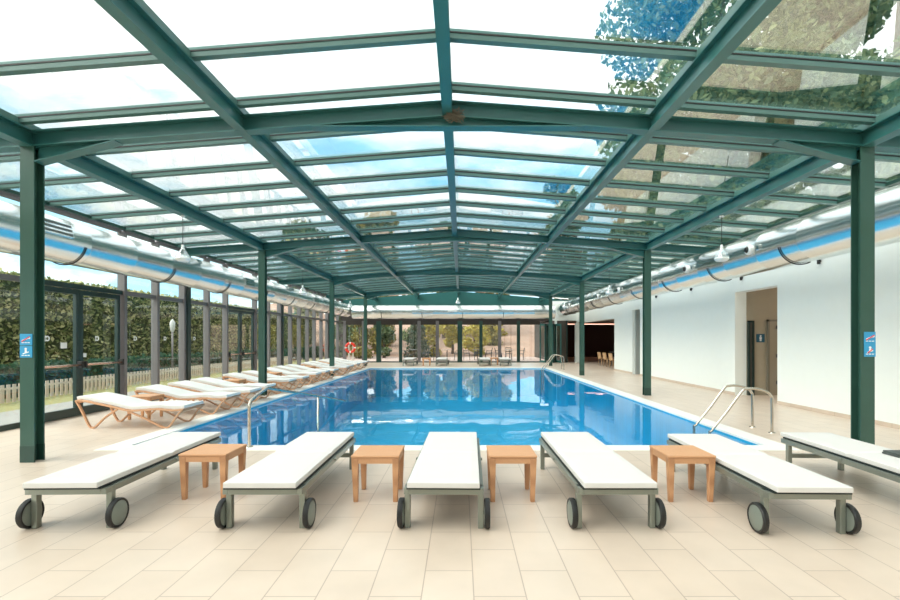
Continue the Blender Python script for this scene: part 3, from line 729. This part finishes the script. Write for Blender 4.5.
MB().tube([(0, 3.18, 0.32), (0, 3.18, -1.45)], 0.02, 10).build('post', chrome, e)
MB().lathe([(0.0, 0.006), (0.05, 0.006), (0.045, 0.018), (0.0, 0.018)], 16).build('foot_flange', chrome, e)

# ------------------------------------------------------------------ signs and stickers
def disc(mb, x, y, z, r, t=0.003, n=20):   # disc facing -y
    mb.lathe([(0, -t), (r, -t), (r, t), (0, t)], n, 'y', (x, y, z))
def pool_sign(x, y, z0, z1, wd, label, split):
    e = empty('pool_sign', (x, y, z0)); tag(e, label, 'sign', 'blue pool rule signs on the front columns')
    h = z1 - z0; hs = h / 2
    for i in range(2):
        b0 = i * hs + (0.004 if split else 0.0); b1 = (i + 1) * hs - (0.004 if split else 0.0)
        MB().box(-wd / 2, wd / 2, -0.006, 0.0, b0, b1).build('panel', sign_b, e, bevel=0.002)
    m = MB()
    # upper pictogram: swimmer with a red stroke, lower pictogram: seated figure with waves
    m.bar((-0.045, -0.0075, hs * 1.42), (0.03, -0.0075, hs * 1.62), 0.004, 0.014); disc(m, 0.042, -0.0075, hs * 1.64, 0.013)
    for k in range(3): m.box(-0.05 + 0.036 * k, -0.024 + 0.036 * k, -0.009, -0.006, hs * 1.22, hs * 1.22 + 0.010)
    disc(m, 0.0, -0.0075, hs * 0.74, 0.014); m.box(-0.012, 0.012, -0.009, -0.006, hs * 0.42, hs * 0.64); m.bar((-0.035, -0.0075, hs * 0.34), (0.035, -0.0075, hs * 0.50), 0.004, 0.012)
    for k in range(3): m.box(-0.05 + 0.036 * k, -0.024 + 0.036 * k, -0.009, -0.006, hs * 0.18, hs * 0.18 + 0.010)
    m.build('pictogram', sign_w, e)
    m = MB(); m.bar((-0.05, -0.010, hs * 1.34), (0.05, -0.010, hs * 1.74), 0.003, 0.012)
    if not split: m.bar((-0.03, -0.010, hs * 0.3), (0.03, -0.010, hs * 0.62), 0.003, 0.012)
    m.build('red_stroke', sign_r, e)
YS = RAFT[1] - 0.0775
pool_sign(CL - 0.005, YS, 1.265, 1.56, 0.15, 'blue two panel pool rule sign on the front left column', True)
pool_sign(CR + 0.02, YS, 1.28, 1.58, 0.14, 'blue pool rule sign on the front right column', False)
e = empty('wall_sign', (8.0, 12.70, 1.40)); tag(e, 'small blue square pictogram sign on the corridor wall beside a door', 'sign')
e.location.x = 7.92
MB().box(-0.11, 0.11, -0.010, 0.0, 0, 0.22).build('panel', pm('dark blue sign', (0.02, 0.10, 0.16), 0.4), e, bevel=0.003)
m = MB(); disc(m, 0, -0.012, 0.165, 0.022); m.box(-0.03, 0.03, -0.014, -0.010, 0.09, 0.135); m.box(-0.022, -0.004, -0.014, -0.010, 0.03, 0.09); m.box(0.004, 0.022, -0.014, -0.010, 0.03, 0.09)
m.build('pictogram', sign_w, e)
for y, lb in ((8.62, 'white ring sticker on the glass of the near left door, first leaf'), (9.80, 'white ring sticker on the glass of the near left door, second leaf'), (10.95, 'white ring sticker on the window next to the near left door'),
              (12.05, 'white ring sticker on the second window past the near left door'), (13.38, 'white ring sticker on the third window past the near left door')):
    m = MB(); m.lathe([(0.026, -0.002), (0.050, -0.002), (0.050, 0.002), (0.026, 0.002)], 20, 'x', (XL - 0.028, y, 1.50)); m.box(XL - 0.030, XL - 0.026, y - 0.050, y - 0.030, 1.45, 1.55)
    tag(m.build('glass_sticker', white_p), lb, 'sticker', 'white stickers on the left glass')
for y, z, a, b_, lb in ((8.98, 1.37, 0.14, 0.11, 'small white paper notice on the near left door, upper one'), (9.45, 1.17, 0.14, 0.08, 'small white paper notice on the near left door, lower one')):
    tag(MB().box(XL - 0.032, XL - 0.028, y - a / 2, y + a / 2, z - b_ / 2, z + b_ / 2).build('paper_notice', white_p), lb, 'notice')

# life ring on a white stand in the far left corner
e = empty('life_ring_stand', (-6.75, 29.45, 0)); tag(e, 'white stand holding red life ring in the far left corner', 'stand')
MB().tube([(-0.12, 0, 0), (-0.12, 0, 1.25)], 0.035, 10).build('post', white_p, e); MB().tube([(0.12, 0, 0), (0.12, 0, 1.25)], 0.035, 10).build('post', white_p, e)
MB().box(-0.2, 0.2, -0.05, 0.02, 1.18, 1.24).build('hook_bar', white_p, e)
lr = empty('life_ring', (-6.75, 29.29, 0.94)); tag(lr, 'red life ring with white bands on a white stand', 'life ring')
def tor(a0, a1, R, r_, name, mat, par):
    m = MB(); pts = [(R * math.cos(a0 + (a1 - a0) * i / 16), 0, R * math.sin(a0 + (a1 - a0) * i / 16)) for i in range(17)]; m.tube(pts, r_, 14); return m.build(name, mat, par)
for k_ in range(4):
    tor(k_ * PI / 2 + 0.14, (k_ + 1) * PI / 2 - 0.14, 0.27, 0.075, 'red_segment', red_m, lr); tor(k_ * PI / 2 - 0.14, k_ * PI / 2 + 0.14, 0.27, 0.076, 'white_band', white_p, lr)

# ------------------------------------------------------------------ lounge: chairs, table, light strip
def make_chair(name, mat, arms=False):
    e = empty(name)
    MB().box(-0.22, 0.22, -0.22, 0.22, 0.43, 0.465).build('seat', mat, e, bevel=0.01)
    pr = [(-0.205, 0.45), (-0.225, 0.65), (-0.265, 0.86)]
    m = MB(); m.prism([(y, z) for y, z in pr] + [(y - 0.03, z) for y, z in pr[::-1]], 'x', -0.21, 0.21) if not arms else None
    if arms:
        for x in (-0.2, 0.2): m.tube([(x, -0.2, 0.45), (x, -0.23, 0.66), (x, -0.28, 0.86)], 0.014, 6)
        for z, y in ((0.84, -0.275), (0.70, -0.245), (0.58, -0.225)): m.bar((-0.2, y, z), (0.2, y, z), 0.015, 0.05)
    m.build('backrest', mat, e)
    for x in (-0.19, 0.19):
        for y in (-0.19, 0.19): MB().tube([(x, y, 0.44), (x * 1.08, y * 1.12, 0.0)], [0.02, 0.014], 8).build('leg', mat, e)
        if arms: MB().tube([(x * 1.1, -0.235, 0.66), (x * 1.15, 0.1, 0.67), (x * 1.12, 0.2, 0.44)], 0.014, 6).build('armrest', mat, e)
    return e
c0 = make_chair('dining_chair', chair_w); first = True
for x, y, lb in ((7.97, 26.9, 'pale wooden dining chair in the dark lounge, farthest of three'), (7.92, 25.75, 'pale wooden dining chair in the dark lounge, middle of three'), (7.90, 24.65, 'pale wooden dining chair in the dark lounge, nearest of three')):
    o = c0 if first else copy_tree(c0); first = False
    o.location = (x, y, 0); o.rotation_euler = (0, 0, -PI / 2 + 0.15); o.scale = (0.92, 0.92, 0.86); tag(o, lb, 'chair', 'dining chairs in the lounge')
e = empty('dining_table', (8.85, 25.8, 0)); tag(e, 'long dark dining table beside the pale chairs in the lounge', 'table')
MB().box(-0.4, 0.4, -1.6, 1.6, 0.71, 0.75).build('tabletop', chair_d, e, bevel=0.005)
for x in (-0.34, 0.34):
    for y in (-1.5, 1.5): MB().box(x - 0.03, x + 0.03, y - 0.03, y + 0.03, 0, 0.71).build('leg', chair_d, e)
o = MB().box(6.3, 14.5, 36.6, 36.75, 2.57, 2.618).build('light_strip', strip_m); tag(o, 'glowing warm strip light on the lounge ceiling', 'light')
ld = bpy.data.lights.new('corridor lamp', 'POINT'); ld.energy = 18; ld.color = (1.0, 0.9, 0.75); ld.shadow_soft_size = 0.15
lo = bpy.data.objects.new('corridor_lamp', ld); COL.objects.link(lo); lo.location = (9.6, 11.2, 2.5)

# ------------------------------------------------------------------ outside: ground, hedges, trees, terrace
struct('ground_lawn', MB().box(-60, XL - 2.0, -20, 90, -0.3, -0.02), grass_m)
struct('ground_path', MB().box(XL - 2.0, XL - 0.12, -20, 31, -0.3, -0.01), path_m)
struct('ground_terrace', MB().box(XL - 2.0, 6.0, YF + 0.1, 39.6, -0.3, 0.0), terr_m)
m = MB(); nx, ny = 24, 16; vs = []; fs = []
random.seed(5)
for j in range(ny + 1):
    for i in range(nx + 1):
        x = -40 + 90 * i / nx; y = 39.4 + 50 * j / ny
        pass
        vs.append((x, y, -0.02 + 0.14 * (y - 39.4) * (1 + 0.25 * math.sin(x * 0.35)) + random.uniform(-0.1, 0.1) * (j > 0)))
for j in range(ny):
    for i in range(nx): q = j * (nx + 1) + i; fs.append((q, q + 1, q + nx + 2, q + nx + 1))
m.add(vs, fs, True); struct('ground_slope', m, slope_m)
struct('ground_right', MB().box(15.3, 60, -20, 90, -0.3, -0.02), grass_m)
struct('roof_annex', MB().box(XR + T, 15.3, 8.9, 39.3, 2.96, 3.15), white_w)

def leaves(mb, pts, size, rnd, flat=0.0):
    for p_ in pts:
        a = Vector((rnd.gauss(0, 1), rnd.gauss(0, 1), rnd.gauss(0, 1))).normalized()
        b = a.cross(Vector((rnd.gauss(0, 1), rnd.gauss(0, 1), rnd.gauss(0, 1)))).normalized()
        s = size * rnd.uniform(0.6, 1.3); q = Vector(p_)
        mb.add([q - a * s, q - b * s * 0.55, q + a * s, q + b * s * 0.55], [(0, 1, 2, 3)])
def hedge(name, x0, x1, y0, y1, h, lm, n, size, label, rnd):
    e = empty(name, ((x0 + x1) / 2, (y0 + y1) / 2, 0)); tag(e, label, 'hedge')
    hx, hy = (x1 - x0) / 2, (y1 - y0) / 2
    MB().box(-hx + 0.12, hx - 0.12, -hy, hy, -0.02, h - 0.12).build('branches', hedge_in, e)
    pts = []
    for i in range(n):
        u = rnd.random()
        if u < 0.72: pts.append((hx - rnd.random() ** 2 * 0.25, rnd.uniform(-hy, hy), rnd.uniform(0, h)))
        elif u < 0.92: pts.append((rnd.uniform(-hx, hx), rnd.uniform(-hy, hy), h - 0.1 + rnd.gauss(0, 0.07)))
        else: pts.append((rnd.uniform(-hx, hx), rnd.choice((-hy, hy)), rnd.uniform(0, h)))
    mb = MB(); leaves(mb, pts, size, rnd); mb.build('foliage', lm, e, recalc=False)
R = random.Random(21)
hedge('clipped_hedge', -15.6, -14.2, 2.0, 46.0, 3.6, hedge_l, 48000, 0.085, 'tall clipped green hedge outside along the left glass wall', R)
hedge('low_hedge', -12.2, -11.4, 2.0, 40.0, 0.85, low_l, 9000, 0.08, 'low dark green hedge in front of the tall clipped hedge', R)
e = empty('picket_fence', (-10.6, 0, 0)); tag(e, 'low pale picket fence along the lawn outside the left wall', 'fence')
m = MB(); y = 4.0
while y < 30: m.box(-0.012, 0.012, y, y + 0.08, 0.0, 0.42); y += 0.15
m.build('pickets', pm('pale fence wood', (0.62, 0.52, 0.44), 0.8, vary=0.1), e); MB().box(0.012, 0.035, 4.0, 30, 0.30, 0.35).build('rail', MATS['pale fence wood'], e)
e = empty('garden_lamp', (-11.0, 18.3, 0)); tag(e, 'grey garden lamp post with a white lantern outside the left windows', 'lamp')
MB().tube([(0, 0, 0), (0, 0, 1.75)], 0.035, 8).build('post', mull, e); MB().lathe([(0.04, 1.75), (0.08, 1.85), (0.10, 2.1), (0.03, 2.22), (0.0, 2.24)], 16).build('lantern', pm('frosted lantern', (0.55, 0.56, 0.55), 0.4), e)

def tree(name, x, y, h, r, lm, n, size, label, group, rnd, base=0.30, z0=0.0, cat='tree', conic=False):
    e = empty(name, (x, y, z0)); tag(e, label, cat, group)
    tr = MB(); th = h * (base + 0.35); rt = 0.018 * h + 0.05
    tr.tube([(0, 0, -0.3), (0.05 * r, 0.03 * r, th * 0.4), (-0.03 * r, 0.05 * r, th), (0.02, 0, h * 0.92)], [rt * 1.3, rt, rt * 0.7, rt * 0.15], 9)
    blobs = []
    if conic:
        for i in range(14):
            t = i / 13; blobs.append((Vector((rnd.gauss(0, 0.05), rnd.gauss(0, 0.05), h * (base * 0.5 + (1 - base * 0.5) * t))), r * (1 - 0.9 * t), h * 0.06))
    else:
        nb = 16
        for i in range(nb):
            a = rnd.uniform(0, 2 * PI); rr = r * 0.62 * math.sqrt(rnd.random()); z = h * (base + (0.93 - base) * rnd.random())
            k_ = 1 - 0.55 * abs((z / h - base) / (1 - base) - 0.45) * 2
            cpt = Vector((rr * math.cos(a) * k_, rr * math.sin(a) * k_, z)); br = r * rnd.uniform(0.30, 0.48)
            blobs.append((cpt, br, br * 0.8))
            st = Vector((0, 0, min(z * 0.75, h * 0.8)))
            tr.tube([st, st.lerp(cpt, 0.5) + Vector((0, 0, 0.1 * h * 0.3)), cpt], [rt * 0.45, rt * 0.25, rt * 0.08], 5)
    tr.build('trunk', bark, e)
    pts = []
    for i in range(n):
        cpt, bx, bz = rnd.choice(blobs); d = Vector((rnd.gauss(0, 1), rnd.gauss(0, 1), rnd.gauss(0, 1))).normalized() * (rnd.random() ** 0.4)
        pts.append(cpt + Vector((d.x * bx, d.y * bx, d.z * bz)))
    mb = MB(); leaves(mb, pts, size, rnd); mb.build('crown', lm, e, recalc=False)
# tall trees to the right, seen through the glass roof above the white wall
side = ['nearest the camera', 'second', 'third', 'fourth', 'fifth', 'sixth', 'seventh']
for k_, (x, y, h, r_, n) in enumerate(((15.0, 1.5, 15, 4.2, 12000), (14.0, 10.0, 17, 4.8, 30000), (11.6, 21.3, 19, 7.4, 34000), (13.5, 31.0, 16, 4.2, 8000), (14.0, 40.5, 16, 4.2, 7000))):
    tree('leafy_tree', x, y, h, r_, tree_l, n, 0.16 if n > 10000 else 0.24, 'tall dark leafy tree, %s in the row behind the white right wall' % side[k_], 'tall trees right of the hall', R, base=0.25, z0=-0.02)
for k_, (x, y, h, r_, n) in enumerate(((21.8, 28.6, 26, 5.2, 20000), (31.0, 34.0, 28, 6.0, 14000))):
    tree('leafy_tree', x, y, h, r_, tree_l, n, 0.28, 'taller tree behind the right hand tree row, %s' % ('nearer one', 'farther one')[k_], 'second row of trees right of the hall', R, base=0.2, z0=-0.02)
for x, y, h, r_, lm, lb in ((-16.5, 52, 12, 4.2, tree_l, 'tall tree far behind the hall, leftmost of the back row'), (-8.9, 50, 13, 4.0, olive_l, 'tall olive green tree far behind the hall, second from left'), (-1.8, 53, 13, 4.0, tree_l, 'tall tree far behind the hall, third from left'),
                         (3.4, 55, 14, 3.6, tree_l, 'tall tree far behind the hall, fourth from left'), (10.0, 47, 16, 3.9, tree_l, 'tallest tree far behind the hall, rightmost of the back row')):
    tree('leafy_tree', x, y, h, r_, lm, 5200, 0.32, lb, 'back row of trees behind the hall', R, base=0.22, z0=1.7)
# shrubs and small trees just beyond the terrace
for x, y, h, r_, lm, lb in ((-9.9, 44.0, 5.2, 1.9, tree_l, 'tall green bush far behind the life ring'), (-7.0, 46.5, 5.6, 1.7, olive_l, 'tall olive bush high on the slope at the left'), (-9.6, 38.5, 4.4, 1.5, tree_l, 'dense green bush at the far left end of the terrace'), (-6.9, 40.8, 4.8, 1.7, olive_l, 'tall olive bush behind the green shrub at the far left windows'),
                         (-4.2, 44.5, 5.4, 1.9, tree_l, 'tall green bush behind the conifer'), (-0.6, 49.5, 4.6, 1.9, olive_l, 'broad olive bush on the slope behind the yellow shrubs'), (3.6, 50.0, 4.4, 2.0, yel_l, 'broad yellow bush high on the slope')):
    tree('leafy_shrub', x, y, h, r_, lm, 3200, 0.15, lb, None, R, base=0.05, z0=max(0, 0.13 * (y - 39.4)) - 0.1, cat='shrub')
for nm, x, y, h, r_, lm, n, cn, lb in (
    ('leafy_shrub', -7.6, 36.0, 3.4, 1.5, olive_l, 2600, False, 'olive shrub beyond the terrace at the far left window'), ('leafy_shrub', -6.0, 37.3, 3.8, 1.0, tree_l, 2600, False, 'green shrub beyond the terrace behind the wide green post'),
    ('conifer', -3.45, 38.0, 4.2, 1.2, con_l, 3000, True, 'dark conifer beyond the terrace behind the first far lounger'), ('leafy_shrub', -2.2, 39.5, 3.6, 1.3, yel_l, 2400, False, 'yellow autumn shrub beyond the terrace, left one'),
    ('leafy_shrub', -0.75, 41.0, 3.6, 1.1, yel_l, 2200, False, 'yellow autumn shrub beyond the terrace, middle one'), ('leafy_shrub', 1.15, 40.0, 3.2, 1.5, yel_l, 2600, False, 'yellow autumn shrub beyond the terrace, right one'),
    ('leafy_shrub', 3.0, 45.0, 3.4, 1.5, olive_l, 2200, False, 'olive shrub far up the slope behind the right windows')):
    z0 = max(0, 0.12 * (y - 39.4)) - 0.05
    tree(nm, x, y, h, r_, lm, n, 0.13, lb, None, R, base=0.08, z0=z0, cat='tree' if cn else 'shrub', conic=cn)

# terrace furniture
oc = make_chair('terrace_chair', chair_d, True)
def make_ttable():
    e = empty('terrace_table')
    MB().lathe([(0, 0.73), (0.36, 0.73), (0.36, 0.71), (0, 0.71)], 24).build('tabletop', pm('grey table top', (0.25, 0.24, 0.24), 0.5), e)
    MB().tube([(0, 0, 0.03), (0, 0, 0.71)], 0.03, 10).build('leg', chair_d, e); MB().lathe([(0, 0.0), (0.22, 0.0), (0.2, 0.03), (0, 0.04)], 20).build('base', chair_d, e)
    return e
tt = make_ttable()
sets = [(-3.2, 33.3, (-0.75, 0.75), 'left'), (-0.95, 32.8, (-0.7, 0.7), 'second left'), (1.15, 33.2, (-0.75, 0.0, 0.75), 'third left'), (3.35, 33.0, (-0.75, 0.0, 0.75), 'right')]
first = True
for x, y, dx, nm in sets:
    o = tt if first else copy_tree(tt); o.location = (x, y, 0); tag(o, 'round grey terrace table outside the far windows, %s set' % nm, 'table', 'terrace tables')
    for i, d in enumerate(dx):
        o = oc if first else copy_tree(oc); first = False
        o.location = (x + d, y + (0.75 if d == 0 else 0.05), 0); o.rotation_euler = (0, 0, PI if d == 0 else (-PI / 2 if d < 0 else PI / 2))
        sd = 'behind' if d == 0 else ('left of' if d < 0 else 'right of')
        tag(o, 'dark metal terrace armchair %s the table of the %s set outside' % (sd, nm), 'chair', 'terrace chairs outside the far windows')

S.cycles.transparent_max_bounces = 24
S.cycles.max_bounces = 10
